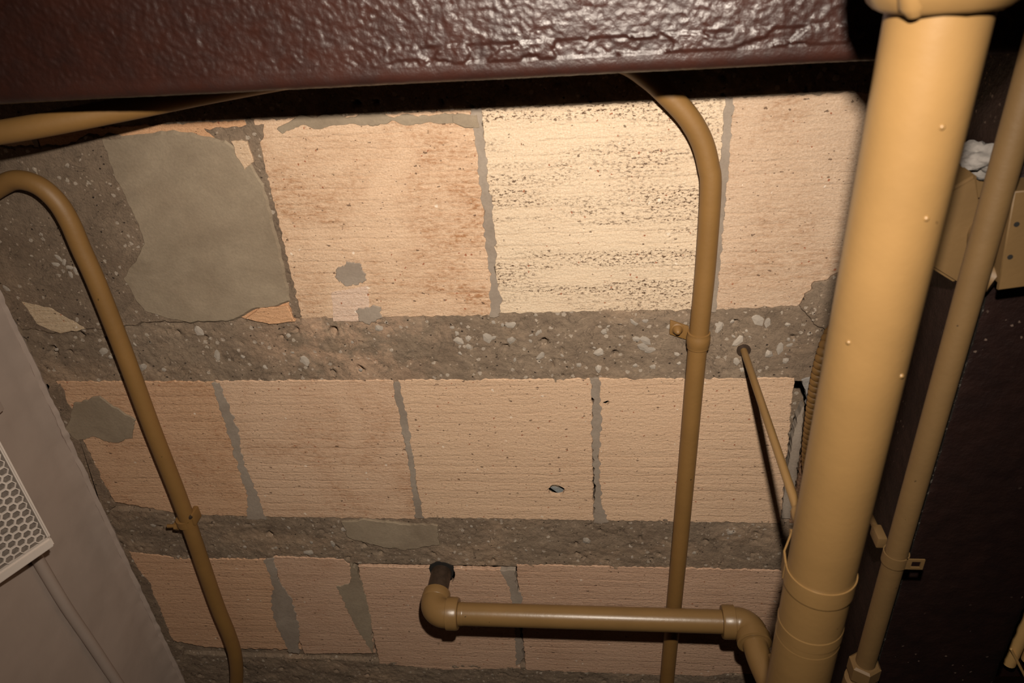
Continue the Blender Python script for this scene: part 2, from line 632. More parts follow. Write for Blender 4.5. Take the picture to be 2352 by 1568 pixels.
joint(quad(0.166, 0.177, yA0, yA1), 13, 0.003)
joint(quad(-0.779, -0.771, yA0, yA1), 14)
# second row
yB0, yB1 = ROWS[3]
tile(pp([(128, 876), (492, 876), (588, 1186), (420, 1182), (262, 1152), (232, 1100), (205, 1040), (190, 1012), (160, 940)]), (0.60, 0.39, 0.25), 0.9, 0.25, 21)
tile(quad(-0.627, -0.323, yB0, yB1 + 0.004), (0.62, 0.435, 0.305), 0.95, 0.1, 22)
tile(quad(-0.316, -0.0045, yB0, yB1), PEACH, 0.25, 0.05, 23, [holeB])
tile(quad(0.0045, 0.303, yB0, yB1, 0, 0.014), PEACH, 0.3, 0.05, 24, [holeB3])
tile(quad(0.336, 0.409, yB0 + 0.02, yB1, -0.004, 0), (0.40, 0.24, 0.15), 0.9, 0.1, 25)
joint(pp([(486, 878), (506, 878), (545, 980), (560, 1060), (585, 1120), (612, 1192), (566, 1192), (570, 1150), (548, 1070), (520, 980)]), 31)
joint(pp([(902, 878), (918, 876), (934, 950), (948, 1040), (958, 1120), (975, 1190), (955, 1190), (945, 1110), (930, 1020), (914, 940)]), 32)
joint(pp([(1354, 868), (1376, 868), (1382, 960), (1376, 1040), (1380, 1150), (1398, 1200), (1362, 1200), (1366, 1120), (1360, 1010), (1362, 940)]), 33)
joint(pp([(1832, 960), (1846, 930), (1836, 1040), (1815, 1190), (1794, 1190), (1802, 1120), (1820, 1010)]), 34, 0.0025)
slab('mortar_patch', pp([(1840, 868), (1885, 862), (1872, 930), (1862, 1000), (1858, 960), (1852, 905)]), H - 0.002, H + 0.012, PLAST, ceiling, 0.004, 60, 35.0)
# third row
yC0, yC1 = ROWS[4]
tile(pp([(296, 1266), (420, 1282), (612, 1284), (640, 1380), (692, 1492), (560, 1490), (470, 1486), (392, 1470), (368, 1400), (330, 1330)]), (0.60, 0.385, 0.25), 0.4, 0.1, 41, amp=0.004)
tile(pp([(626, 1278), (790, 1284), (812, 1310), (836, 1380), (862, 1500), (700, 1502), (660, 1400)]), ROSE, 0.5, 0.05, 42)
tile(pp([(822, 1300), (1000, 1304), (1150, 1308), (1176, 1340), (1196, 1535), (1020, 1538), (872, 1524), (850, 1430)]), ROSE, 0.45, 0.05, 43, [holeC])
tile(quad(-0.150, 0.148, yC0, yC1 + 0.004), ROSE, 0.4, 0.05, 44)
tile([(0.155, yC0), (0.409, yC0), (0.409, yC1), (0.27, yC1 - 0.012), (0.22, yC1 + 0.004), (0.155, yC1)], ROSE, 0.5, 0.05, 45, amp=0.003)
joint(pp([(606, 1284), (630, 1280), (640, 1330), (672, 1380), (688, 1440), (686, 1500), (664, 1498), (652, 1470), (628, 1420), (622, 1370), (630, 1350)]), 51, 0.004)
joint(pp([(804, 1290), (818, 1306), (836, 1350), (852, 1420), (858, 1500), (838, 1470), (806, 1420), (786, 1370), (774, 1346), (806, 1336)]), 52, 0.0035, SMOOTH)
joint(pp([(1148, 1308), (1184, 1308), (1186, 1345), (1200, 1370), (1192, 1420), (1204, 1510), (1186, 1530), (1182, 1430), (1172, 1350)]), 53)
# rows out of the frame and beyond the girder
for ri in (0, 1, 5, 6):
    y0, y1 = ROWS[ri]
    x = WALLX + 0.004 - (0.16 if ri % 2 else 0)
    s = 60 + ri * 10
    while x < 0.40:
        a, b = max(x, WALLX + 0.002), min(x + 0.308, 0.409)
        if b - a > 0.03:
            tile(quad(a, b, y0, y1), (0.62, 0.41, 0.27), 0.5, 0.05, s)
            if b < 0.40:
                joint(quad(b - 0.002, b + 0.011, y0, y1), s + 0.5)
        x += 0.317; s += 1
for ri in (2, 3, 4, 5):
    y0, y1 = ROWS[ri]
    for q in range(3):
        tile(quad(0.605 + q * 0.318, 0.605 + q * 0.318 + 0.309, y0, y1), ROSE, 0.5, 0.05, 120 + ri * 5 + q)
        joint(quad(0.912 + q * 0.318, 0.925 + q * 0.318, y0, y1), 150 + ri * 5 + q)

# mortar patches smeared over the tiles
slab('mortar_patch', pp([(235, 316), (400, 300), (520, 318), (566, 352), (606, 420), (628, 500), (650, 590), (668, 690), (640, 702), (578, 716), (540, 735), (440, 742), (330, 715), (285, 640), (330, 560), (300, 470), (262, 400)]),
     H - 0.0045, H + 0.004, SMOOTH, ceiling, 0.004, 28, 71, inset=0.004)
slab('mortar_patch', pp([(-60, 340), (120, 325), (280, 312), (360, 400), (370, 560), (420, 735), (330, 748), (215, 760), (120, 765), (50, 760), (-30, 640)]),
     H - 0.003, H + 0.006, CONC2, ceiling, 0.008, 30, 72, inset=0.004)
slab('mortar_patch', pp([(470, 296), (606, 285), (600, 330), (612, 440), (590, 410), (545, 345)]), H - 0.002, H + 0.006, CONC2, ceiling, 0.004, 50, 70)
slab('mortar_patch', pp([(655, 280), (690, 265), (1090, 262), (1090, 280), (850, 285), (720, 292), (640, 300)]), H - 0.0015, H + 0.004, SMOOTH, ceiling, 0.006, 40, 73)
slab('mortar_patch', pp([(1038, 266), (1098, 262), (1102, 292), (1062, 295), (1040, 280)]), H - 0.0022, H + 0.004, SMOOTH, ceiling, 0.003, 60, 74)
slab('mortar_patch', pp([(770, 622), (795, 600), (825, 604), (840, 628), (832, 648), (800, 658), (776, 648)]), H - 0.0012, H + 0.004, JOINT, ceiling, 0.006, 110, 75, step=0.0018)
slab('mortar_patch', pp([(818, 712), (846, 702), (876, 704), (878, 728), (850, 745), (824, 735)]), H - 0.002, H + 0.004, JOINT, ceiling, 0.004, 110, 76, step=0.0018)
slab('mortar_patch', pp([(172, 925), (230, 908), (262, 930), (312, 962), (305, 1005), (262, 1016), (215, 1000), (180, 1010), (150, 985)]), H - 0.003, H + 0.004, SMOOTH, ceiling, 0.004, 50, 77)
slab('mortar_patch', pp([(785, 1196), (860, 1192), (930, 1200), (1005, 1205), (1010, 1248), (930, 1262), (860, 1250), (800, 1230)]), H - 0.003, H + 0.004, SMOOTH, ceiling, 0.005, 45, 78)
slab('mortar_patch', pp([(1870, 645), (1935, 620), (1925, 700), (1900, 760), (1860, 735), (1838, 700)]), H - 0.004, H + 0.006, CONC, ceiling, 0.006, 45, 79)
slab('mortar_patch', pp([(110, 880), (140, 880), (165, 945), (195, 1020), (235, 1100), (262, 1160), (240, 1190), (180, 1080), (140, 970)]), H - 0.001, H + 0.01, CONC2, ceiling, 0.005, 50, 80)
slab('mortar_patch', pp([(285, 1270), (305, 1290), (345, 1340), (372, 1410), (398, 1475), (420, 1500), (395, 1510), (340, 1400)]), H - 0.001, H + 0.01, CONC2, ceiling, 0.005, 50, 81)
slab('mortar_patch', pp([(52, 690), (120, 705), (200, 752), (140, 765), (85, 740)]), H - 0.0034, H + 0.006, TILE, ceiling, 0.003, 50, 82, color=(0.55, 0.43, 0.30))
slab('mortar_patch', pp([(566, 728), (600, 705), (662, 700), (680, 735), (620, 742)]), H - 0.005, H + 0.006, TILE, ceiling, 0.0015, 50, 83, color=(0.60, 0.36, 0.21))
slab('mortar_patch', pp([(762, 672), (845, 655), (848, 735), (765, 738)]), H - 0.0004, H + 0.004, TILE, ceiling, 0.0015, 40, 84, inset=0.0003, color=(0.66, 0.50, 0.40))
slab('mortar_patch', pp([(534, 322), (572, 322), (586, 372), (565, 388), (548, 360)]), H - 0.0055, H + 0.006, TILE, ceiling, 0.003, 70, 85, color=(0.62, 0.46, 0.32))

# stones showing in the ribs
pm = []
for q in range(5):
    bm = bmesh.new()
    bmesh.ops.create_icosphere(bm, subdivisions=1, radius=1.0)
    for v in bm.verts:
        v.co *= 1 + 0.45 * noise.noise(v.co * 1.3 + Vector((q * 5.0, 0, 0)))
        v.co.z *= 0.35
    me = bpy.data.meshes.new('pebble'); bm.to_mesh(me); bm.free(); me.materials.append(PEBB)
    pm.append(me)
for rib, y0, y1, x0, x1, cnt in ((3, 0.548, 0.640, -0.22, 0.30, 70), (3, 0.548, 0.640, -0.90, -0.3, 22), (4, 0.975, 1.055, -0.9, 0.3, 26), (2, 0.14, 0.22, -0.8, 0.3, 10)):
    for q in range(cnt):
        o = bpy.data.objects.new('pebble', rnd.choice(pm))
        C.objects.link(o)
        o.parent = rib_objs[rib]
        s = rnd.choice((0.0022, 0.003, 0.0035, 0.0045, 0.006, 0.008))
        o.location = Vector((rnd.uniform(x0, x1), rnd.uniform(y0, y1), H + 0.0012)) - WORLD[rib_objs[rib].name]
        o.scale = (s * rnd.uniform(0.8, 1.5), s * rnd.uniform(0.7, 1.1), s * 0.8)
        o.rotation_euler = (0, 0, rnd.uniform(0, 6.28))
for (x, y) in ((300, 600), (275, 590), (325, 612), (352, 618), (262, 605), (34, 660), (330, 628)):
    o = bpy.data.objects.new('pebble', pm[0 if x > 280 else 2]); C.objects.link(o); o.parent = ceiling
    o.location = P(x * 0.5, y, 0.97) + Vector((0, 0, -0.003)) - Vector((0, 0, H))
    o.scale = (0.007, 0.004, 0.003); o.rotation_euler = (0, 0, 0.3 * x)

# bright metal strip seen through the broken hole
hb = pp([(1279, 1126)])[0]
bm = bmesh.new()
box(bm, (-0.05, -0.010, 0.0), (0.05, 0.001, 0.002)); box(bm, (-0.05, 0.001, 0.0), (0.05, 0.003, 0.018))
for v in bm.verts:
    v.co = Matrix.Rotation(0.75, 4, 'Z') @ v.co + Vector((hb[0] - 0.004, hb[1] + 0.012, H + 0.016))
tag(mk('metal_strip', bm, STEEL, smooth=False), 'bright zinc strip seen through the broken hole in a tile', 'metal strip')

# ------------------------------------------------------------------ brown beam across the ceiling
ZB = 0.75 + CAMZ
def swept(prof, t0, t1, step, axis, disp, name, mat, **kw):
    """prof: closed list of (p, z) cross-section points; swept along axis 'x' or 'y'"""
    bm = bmesh.new()
    n = int((t1 - t0) / step)
    m = len(prof)
    cp = sum(p for p, z in prof) / m; cz = sum(z for p, z in prof) / m
    nr = []
    for k in range(m):
        a = prof[k - 1]; b = prof[(k + 1) % m]
        d = Vector((b[0] - a[0], b[1] - a[1])).normalized()
        q = Vector((d.y, -d.x))
        if q.dot(Vector((prof[k][0] - cp, prof[k][1] - cz))) < 0:
            q = -q
        nr.append(q)
    rings = []
    for i in range(n + 1):
        t = t0 + (t1 - t0) * i / n
        r = []
        for k in range(m):
            d = disp(t, prof[k][0], prof[k][1])
            p = prof[k][0] + nr[k].x * d; z = prof[k][1] + nr[k].y * d
            r.append(bm.verts.new((t, p, z) if axis == 'x' else (p, t, z)))
        rings.append(r)
    for a, b in zip(rings, rings[1:]):
        for k in range(m):
            bm.faces.new((a[k], a[(k + 1) % m], b[(k + 1) % m], b[k]))
    bm.faces.new(rings[0]); bm.faces.new(rings[-1][::-1])
    return mk(name, bm, mat, angle=80, **kw)


def section(p0, p1, zb, zt, r, step, fine_from=None):
    """box section with rounded lower corners, fine along the underside"""
    s = []
    def seg(a, b):
        nonlocal step
        L = math.hypot(b[0] - a[0], b[1] - a[1]); n = max(1, int(L / step))
        for i in range(n):
            s.append((a[0] + (b[0] - a[0]) * i / n, a[1] + (b[1] - a[1]) * i / n))
    seg((p0, zt), (p0, zb + r))
    for k in range(6):
        a = math.pi + math.pi / 2 * k / 6
        s.append((p0 + r + r * math.cos(a), zb + r + r * math.sin(a)))
    if fine_from is not None:
        fs = step; step = 0.03
        seg((p0 + r, zb), (fine_from, zb))
        step = fs
        seg((fine_from, zb), (p1 - r, zb))
    else:
        seg((p0 + r, zb), (p1 - r, zb))
    for k in range(6):
        a = -math.pi / 2 + math.pi / 2 * k / 6
        s.append((p1 - r + r * math.cos(a), zb + r + r * math.sin(a)))
    seg((p1, zb + r), (p1, zt))
    s.append((p1, zt)); s.append((p0 + (p1 - p0) / 2, zt))
    return s


def beam_disp(x, y, z):
    v = Vector((x, y * 1.25, z))
    d = 0.0005 * noise.noise(v * 50) + 0.00055 * noise.noise(v * 120) + 0.0007 * noise.noise(v * 210) + 0.0005 * noise.noise(v * 330) + 0.002 * noise.noise(v * 9)
    if y > 0.134:
        d *= 0.3
    elif y > 0.118:                # flaking paint line beside the edge
        d += 0.0013 * (1 if noise.noise(Vector((x * 30, y * 60, 4))) > 0 else -1) * max(0, min(1, (x + 0.25) * 8))
    return d


beam = swept(section(-0.30, 0.153, ZB, H + 0.03, 0.012, 0.0016, -0.10), WALLX + 0.006, 0.404, 0.0016, 'x', beam_disp, 'ceiling_beam', BROWN)
tag(beam, 'dark brown thickly painted beam running across under the clay tile ceiling', 'beam')


def gird_disp(y, x, z):
    v = Vector((x, y, z))
    return 0.0012 * noise.noise(v * 70) + 0.0009 * noise.noise(v * 140) + 0.002 * noise.noise(v * 12)


gird = swept(section(0.412, 0.598, ZB, H + 0.03, 0.013, 0.006), -0.35, 2.3, 0.006, 'y', gird_disp, 'ceiling_girder', GIRD)
tag(gird, 'near-black brown girder running behind the pipes at the edge of the tiles', 'girder')

ys = [0.40 + 0.72 * i / 240 for i in range(241)]
bm = bmesh.new()
tube(bm, [(0.4175 + 0.0008 * fract(y, 0, 3, 30), y, ZB + 0.0035) for y in ys], [0.0052 + 0.0012 * fract(y, 2, 1, 45) for y in ys], 10)
k = N('speckled_grey_edge')
c = k.mix(k.math('MULTIPLY', k.ramp(k.noise(120, 4, 0.8), 0.56, 0.62), 0.9), (0.030, 0.024, 0.020), (0.26, 0.22, 0.19))
mk('grey_edge_strip', bm, k.out(c, 0.6), gird)  # grey strip with pale specks along the girder's lower edge

# ------------------------------------------------------------------ pipes
def Z(r):
    return r + CAMZ


# large ochre drain pipe
BX, BZ, BR = 0.223, Z(0.54), 0.0322
dp = thing('drain_pipe', (BX, 0.6, BZ), 'thick glossy ochre drain pipe with a collar at its end', 'pipe')
bm = bmesh.new(); tube(bm, [(BX, -0.02 + 2.3 * i / 60, BZ) for i in range(61)], BR, 64)
mk('pipe', bm, OCHRE, dp)
bm = bmesh.new()
profile(bm, (BX, 0.0, BZ), (0, 1, 0), [(-0.09, 0.056), (0.045, 0.056), (0.062, 0.052), (0.074, 0.044), (0.0775, 0.0395), (0.078, 0.034)], 10)
bmesh.ops.subdivide_edges(bm, edges=list(bm.edges), cuts=1, use_grid_fill=True)
for v in bm.verts:
    v.co += Vector((0, 0.0025 * noise.noise(v.co * 25), 0.002 * noise.noise(v.co * 40)))
mk('collar', bm, OCHRE, dp, angle=50)
bm = bmesh.new(); profile(bm, (BX - 0.030, 0.060, BZ - 0.030), (0.25, 1, 0.1), [(0, 0.010), (0.012, 0.009), (0.019, 0.004)], 12)
mk('lug', bm, OCHRE, dp)
for y0, y1, rr in ((0.668, 0.684, 0.00045), (0.6915, 0.693, 0.0003)):
    bm = bmesh.new()
    profile(bm, (BX, y0, BZ), (0.03, 1, 0), [(0, BR), (0.0008, BR + rr), (y1 - y0 - 0.0008, BR + rr), (y1 - y0, BR)], 64)
    mk('paint_ridge', bm, OCHRE, dp, angle=12)
for (px, py) in ((2160, 290), (2125, 500), (2085, 870), (1925, 800)):
    q = P(px, py, 0.51)
    bm = bmesh.new(); bmesh.ops.create_icosphere(bm, subdivisions=2, radius=0.0022)
    d = Vector((q.x - BX, 0, q.z - BZ)).normalized()
    for v in bm.verts:
        v.co = v.co + Vector((BX, q.y, BZ)) + d * (BR - 0.0004)
    mk('paint_drip', bm, OCHRE, dp)


def strap_loop(bm, cx, y, cz, r, w, th, a0, a1, n=40):
    """flat band bent round a pipe that runs along y"""
    rows = []
    for k in range(n + 1):
        a = a0 + (a1 - a0) * k / n
        dx, dz = math.cos(a), math.sin(a)
        rows.append([bm.verts.new((cx + dx * rr, y + yy, cz + dz * rr)) for rr, yy in ((r, -w), (r + th, -w), (r + th, w), (r, w))])
    for a, b in zip(rows, rows[1:]):
        for k in range(4):
            bm.faces.new((a[k], a[(k + 1) % 4], b[(k + 1) % 4], b[k]))
    bm.faces.new(rows[0]); bm.faces.new(rows[-1][::-1])


# hanger of the drain pipe: rod, nut, strap
HY = 0.604
hg = thing('pipe_hanger', (BX, HY, H), 'ochre threaded rod hanger strapping the thick drain pipe to the ceiling', 'hanger')
bm = bmesh.new(); tube(bm, [(BX, HY, H + 0.03), (BX, HY, Z(0.605))], 0.0052, 14)
mk('rod', bm, OCHRE, hg)
bm = bmesh.new(); profile(bm, (BX, HY, H + 0.004), (0, 0, -1), [(0, 0.0105), (0.004, 0.0105), (0.0045, 0.0075)], 18)
mk('anchor_ring', bm, RUST, hg)
bm = bmesh.new(); profile(bm, (BX, HY, Z(0.635)), (0, 0, -1), [(0, 0.0062), (0.004, 0.0085), (0.026, 0.0085), (0.032, 0.005)], 14)
mk('nut', bm, OCHRE, hg)
bm = bmesh.new()
r = BR + 0.0003
strap_loop(bm, BX, HY, BZ, r, 0.011, 0.0013, math.radians(170), math.radians(370))
for s in (-1, 1):
    x0, z0 = BX + s * r * math.cos(math.radians(10)), BZ + r * math.sin(math.radians(10))
    pts = [(x0, z0), (BX + s * 0.030, BZ + 0.022), (BX + s * 0.016, Z(0.590)), (BX + s * 0.006, Z(0.604))]
    rows = []
    for (x, z) in pts:
        rows.append([bm.verts.new((x + s * dx, HY + dy, z)) for dx, dy in ((0, -0.011), (0.002, -0.011), (0.002, 0.011), (0, 0.011))])
    for a, b in zip(rows, rows[1:]):
        for k in range(4):
            bm.faces.new((a[k], a[(k + 1) % 4], b[(k + 1) % 4], b[k]))
    bm.faces.new(rows[0]); bm.faces.new(rows[-1][::-1])
mk('strap', bm, OCHRE, hg)
bm = bmesh.new(); tube(bm, [(BX - 0.016, HY, Z(0.598)), (BX + 0.016, HY, Z(0.598))], 0.0045, 10)
mk('bolt', bm, OCHRE, hg)

# slimmer ochre pipe beside the girder
RX, RZ, RR = 0.3755, Z(0.70), 0.0132
sp = thing('water_pipe', (RX, 0.7, RZ), 'slim ochre pipe beside the dark girder ending in a hexagonal union', 'pipe')
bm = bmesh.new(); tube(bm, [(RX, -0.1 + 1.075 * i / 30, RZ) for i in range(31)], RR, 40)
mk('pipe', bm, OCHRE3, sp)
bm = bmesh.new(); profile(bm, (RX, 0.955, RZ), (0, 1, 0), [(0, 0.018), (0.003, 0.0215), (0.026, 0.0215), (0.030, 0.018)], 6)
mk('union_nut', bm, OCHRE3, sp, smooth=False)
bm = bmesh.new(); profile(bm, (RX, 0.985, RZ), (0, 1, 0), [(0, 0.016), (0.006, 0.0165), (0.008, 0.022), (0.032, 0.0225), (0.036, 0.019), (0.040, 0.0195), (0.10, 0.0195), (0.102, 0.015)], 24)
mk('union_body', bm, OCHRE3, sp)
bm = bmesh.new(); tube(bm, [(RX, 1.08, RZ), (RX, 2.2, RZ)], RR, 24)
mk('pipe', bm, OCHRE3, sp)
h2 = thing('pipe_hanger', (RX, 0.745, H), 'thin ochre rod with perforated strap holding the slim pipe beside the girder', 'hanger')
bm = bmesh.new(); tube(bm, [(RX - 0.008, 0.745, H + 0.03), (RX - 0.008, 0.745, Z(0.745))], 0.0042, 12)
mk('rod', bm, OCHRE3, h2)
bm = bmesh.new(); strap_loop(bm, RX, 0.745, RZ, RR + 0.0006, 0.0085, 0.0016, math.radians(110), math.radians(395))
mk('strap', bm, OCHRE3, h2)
bm = bmesh.new()
y = 0.745
# strap tail with its slot, reaching towards the girder
for lo_, hi_ in (((RX + 0.008, y - 0.0085, RZ - 0.0125), (RX + 0.030, y - 0.0050, RZ - 0.0105)), ((RX + 0.008, y + 0.0050, RZ - 0.0125), (RX + 0.030, y + 0.0085, RZ - 0.0105)),
                 ((RX + 0.008, y - 0.0050, RZ - 0.0125), (RX + 0.015, y + 0.0050, RZ - 0.0105)), ((RX + 0.026, y - 0.0050, RZ - 0.0125), (RX + 0.030, y + 0.0050, RZ - 0.0105))):
    box(bm, lo_, hi_)
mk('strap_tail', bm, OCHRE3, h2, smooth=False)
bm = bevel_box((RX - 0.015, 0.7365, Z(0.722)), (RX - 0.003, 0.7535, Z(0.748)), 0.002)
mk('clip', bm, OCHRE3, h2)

# conduit bent round under the beam
CZ_ = Z(0.948); CR = 0.0140
cn = thing('bent_conduit', (0.145, 0.6, CZ_), 'ochre conduit running over the tiles and bending away above the brown beam', 'conduit')
pts = [(0.130, 2.2, CZ_), (0.138, 1.45, CZ_), (0.142, 1.2, CZ_), (0.147, 0.9, CZ_), (0.151, 0.6, CZ_), (0.154, 0.46, CZ_)]
for q in ((1632, 440), (1627, 380), (1611, 322), (1580, 268), (1534, 218), (1490, 178)):
    v = P(q[0], q[1], 0.945); pts.append((v.x, v.y, v.z))
pts += [(0.035, 0.1745, Z(0.937)), (-0.02, 0.169, Z(0.936)), (-0.18, 0.1685, Z(0.937)), (-0.33, 0.169, Z(0.930)), (-0.45, 0.176, Z(0.895)), (-0.57, 0.187, Z(0.858)), (-0.70, 0.198, Z(0.825)), (-0.93, 0.212, Z(0.80))]
bm = bmesh.new(); tube(bm, smooth_path(pts, 12), CR, 28)
mk('tube', bm, OCHRE2, cn)
cs = thing('conduit_strap', (0.150, 0.58, H), 'one-hole ochre strap with a pointed screw on the bent conduit', 'strap')
sy = P(1617, 790, 0.935).y
bm = bmesh.new()
ax = 0.1515
prof = []
for d, r in ((-0.013, CR + 0.0008), (-0.0125, CR + 0.0022), (-0.0085, CR + 0.0022), (-0.006, CR + 0.0032), (0.006, CR + 0.0032), (0.0085, CR + 0.0022), (0.0125, CR + 0.0022), (0.013, CR + 0.0008)):
    prof.append((d + 0.013, r))
profile(bm, (ax, sy - 0.013, CZ_), (0, 1, 0), prof, 36)
mk('saddle', bm, OCHRE2, cs)
bm = bevel_box((ax - 0.040, sy - 0.012, H - 0.005), (ax - 0.012, sy + 0.012, H - 0.001), 0.0018)
for v in bm.verts:
    v.co.y += (v.co.x - ax + 0.012) * 0.4
mk('tab', bm, OCHRE2, cs)
tx, ty = ax - 0.029, sy - 0.0085
bm = bmesh.new(); profile(bm, (tx, ty, H - 0.004), (0, 0, -1), [(0, 0.0095), (0.002, 0.0095), (0.003, 0.0075), (0.006, 0.0072), (0.009, 0.0052), (0.013, 0.0035), (0.0145, 0.001)], 18)
mk('screw', bm, OCHRE2, cs)

# conduit on the left
ln_ = thing('bent_conduit', (-0.74, 0.8, CZ_), 'dull ochre conduit near the grey wall, hooked over at its end', 'conduit')
pts = []
for q in ((-60, 470), (0, 428), (40, 413), (88, 426), (130, 462), (160, 510), (186, 570), (222, 650), (285, 810), (350, 985), (422, 1170), (495, 1380), (527, 1460), (541, 1510), (543, 1568), (530, 1640)):
    v = P(q[0], q[1], 0.946); pts.append(v)
bm = bmesh.new(); tube(bm, smooth_path(pts, 10), 0.0138, 28)
mk('tube', bm, OCHRE2, ln_)
lc = thing('conduit_clamp', tuple(P(425, 1205, 0.95)), 'small dark clamp and bolt on the hooked conduit near the wall', 'clamp')
q = P(426, 1196, 0.946)
bm = bmesh.new(); profile(bm, q - Vector((0, 0.008, 0)), (-0.01, 1, 0), [(0, 0.0142), (0.0005, 0.0158), (0.0155, 0.0158), (0.016, 0.0142)], 28)
mk('band', bm, OCHRE2, lc)
bm = bmesh.new(); tube(bm, [q + Vector((-0.010, 0.010, -0.002)), q + Vector((-0.038, 0.012, -0.002))], 0.0036, 10)
mk('bolt', bm, OCHRE2, lc)
bm = bmesh.new(); profile(bm, q + Vector((-0.015, 0.0105, -0.002)), (-1, 0.08, 0), [(0, 0.0085), (0.007, 0.0085)], 6)
mk('nut', bm, OCHRE2, lc, smooth=False)
bm = bevel_box((q.x + 0.0125, q.y - 0.020, q.z - 0.006), (q.x + 0.0215, q.y + 0.006, q.z + 0.020), 0.002)
mk('lug', bm, OCHRE2, lc)
bm = bmesh.new(); profile(bm, (q.x + 0.017, q.y - 0.016, q.z - 0.005), (0, -0.3, -1), [(0, 0.0045), (0.003, 0.004), (0.004, 0.001)], 10)
mk('screw', bm, RUST, lc)

# gas pipe out of the ceiling, along and down again
GY, GZ, GR = 1.098, Z(0.875), 0.0202
gp = thing('elbowed_pipe', (0.0, GY, GZ), 'ochre pipe with two threaded elbows crossing the far tile row', 'pipe')
x0, x1 = -0.296, 0.262
bm = bmesh.new(); tube(bm, [(x0, GY, H + 0.06), (x0, GY, GZ + 0.024)], 0.0195, 28)
mk('riser', bm, RUST, gp)
slab('painted_hole_shade', blob(x0 + 0.001, GY - 0.0035, 0.0243, 0.0243, 26, 0.12, 4.3), H - 0.0006, H + 0.004, HOLE, gp, 0.001, 120, 5.0, inset=0.0004)  # flat black disc painting the shade of the hole around the riser


def arc(c, r, a0, a1, n=12):
    return [(c[0] + r * math.cos(a0 + (a1 - a0) * k / n), GY, c[1] + r * math.sin(a0 + (a1 - a0) * k / n)) for k in range(n + 1)]
for (xx, sgn, nm) in ((x0, 1, 'up'), (x1, -1, 'down')):
    bm = bmesh.new()
    rr = 0.024
    if nm == 'up':
        path = [(xx, GY, GZ + 0.044)] + arc((xx + rr, GZ + rr), rr, math.pi, 1.5 * math.pi) + [(xx + 0.036, GY, GZ)]
    else:
        path = [(xx - 0.036, GY, GZ)] + arc((xx - rr, GZ - rr), rr, 0.5 * math.pi, 0.0) + [(xx, GY, GZ - 0.044)]
    tube(bm, path, 0.0255, 32)
    el = mk('elbow', bm, OCHRE, gp)
    bm = bmesh.new(); profile(bm, (xx + sgn * 0.026, GY, GZ), (sgn, 0, 0), [(0, 0.0255), (0.001, 0.0290), (0.018, 0.0290), (0.0215, 0.0272), (0.022, 0.0205)], 32)
    mk('elbow_collar', bm, OCHRE, el)
    zz = -1 if nm == 'down' else 1
    bm = bmesh.new(); profile(bm, (xx, GY, GZ + zz * 0.026), (0, 0, zz), [(0, 0.0255), (0.001, 0.0282 if zz < 0 else 0.0262), (0.016, 0.0282 if zz < 0 else 0.0255), (0.019, 0.0205)], 32)
    mk('elbow_collar', bm, OCHRE, el)
bm = bmesh.new(); tube(bm, [(x0 + 0.04 + (x1 - x0 - 0.08) * k / 30, GY, GZ) for k in range(31)], GR, 36)
mk('crossing_pipe', bm, OCHRE, gp)
bm = bmesh.new(); profile(bm, (x0 + 0.045, GY, GZ), (1, 0, 0), [(0, 0.0204), (0.001, 0.0211), (0.003, 0.0203), (0.005, 0.0210), (0.007, 0.0203), (0.009, 0.0209), (0.012, 0.0202)], 32)
mk('thread', bm, OCHRE, gp)
bm = bmesh.new(); tube(bm, smooth_path([(x1, GY, GZ - 0.04), (x1 + 0.004, GY, GZ - 0.08), (x1 + 0.02, GY, GZ - 0.16), (x1 + 0.026, GY, GZ - 0.24), (x1 + 0.026, GY, 0.3), (x1 + 0.026, GY, 0.0)], 6), GR, 36)
mk('drop_pipe', bm, OCHRE, gp)

# flexible ribbed conduit, half hidden by the drain pipe
path = smooth_path([tuple(P(*q)) for q in ((1930, 735, 0.985), (1908, 770, 0.955), (1892, 815, 0.940), (1877, 880, 0.937), (1866, 960, 0.937), (1858, 1040, 0.937), (1861, 1085, 0.937), (1878, 1130, 0.94), (1905, 1180, 0.95), (1925, 1210, 0.965))], 40)
dense = []
for a, b in zip(path, path[1:]):
    for k in range(3):
        dense.append(a.lerp(b, k / 3))
rad = []; s = 0
for i, p in enumerate(dense):
    if i:
        s += (p - dense[i - 1]).length
    ph = (s / 0.0098) % 1.0
    rad.append(0.0090 + 0.0022 * math.sqrt(max(0, math.sin(math.pi * ph))))
bm = bmesh.new(); tube(bm, dense, rad, 20)
tag(mk('flexible_conduit', bm, OCHRE2, angle=70), 'ribbed flexible ochre conduit curling over the tiles behind the drain pipe', 'conduit')

# ------------------------------------------------------------------ electrical box and plaster on the girder
jb = thing('junction_box', tuple(P(2240, 520, 0.76)), 'ochre metal box with a screwed cover on the side of the girder', 'electrical box')
def zpoly(bm, pts, z0, z1):
    a = [bm.verts.new((p[0], p[1], z0)) for p in pts]; b = [bm.verts.new((p[0], p[1], z1)) for p in pts]
    n = len(pts)
    for k in range(n):
        bm.faces.new((a[k], a[(k + 1) % n], b[(k + 1) % n], b[k]))
    bm.faces.new(a[::-1]); bm.faces.new(b)
zb = 0.755
pts = pp([(2176, 440), (2245, 400), (2255, 520), (2240, 640), (2196, 652), (2138, 616)], zb)
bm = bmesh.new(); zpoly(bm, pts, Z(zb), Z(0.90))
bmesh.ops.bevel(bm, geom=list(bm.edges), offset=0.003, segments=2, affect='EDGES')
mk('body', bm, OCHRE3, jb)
pts = pp([(2172, 405), (2230, 372), (2352, 372), (2352, 470), (2260, 470), (2205, 450)], 0.80)
pts = [(min(p[0], 0.409), p[1]) for p in pts]
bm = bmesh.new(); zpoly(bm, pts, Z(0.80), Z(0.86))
bmesh.ops.bevel(bm, geom=list(bm.edges), offset=0.002, segments=2, affect='EDGES')
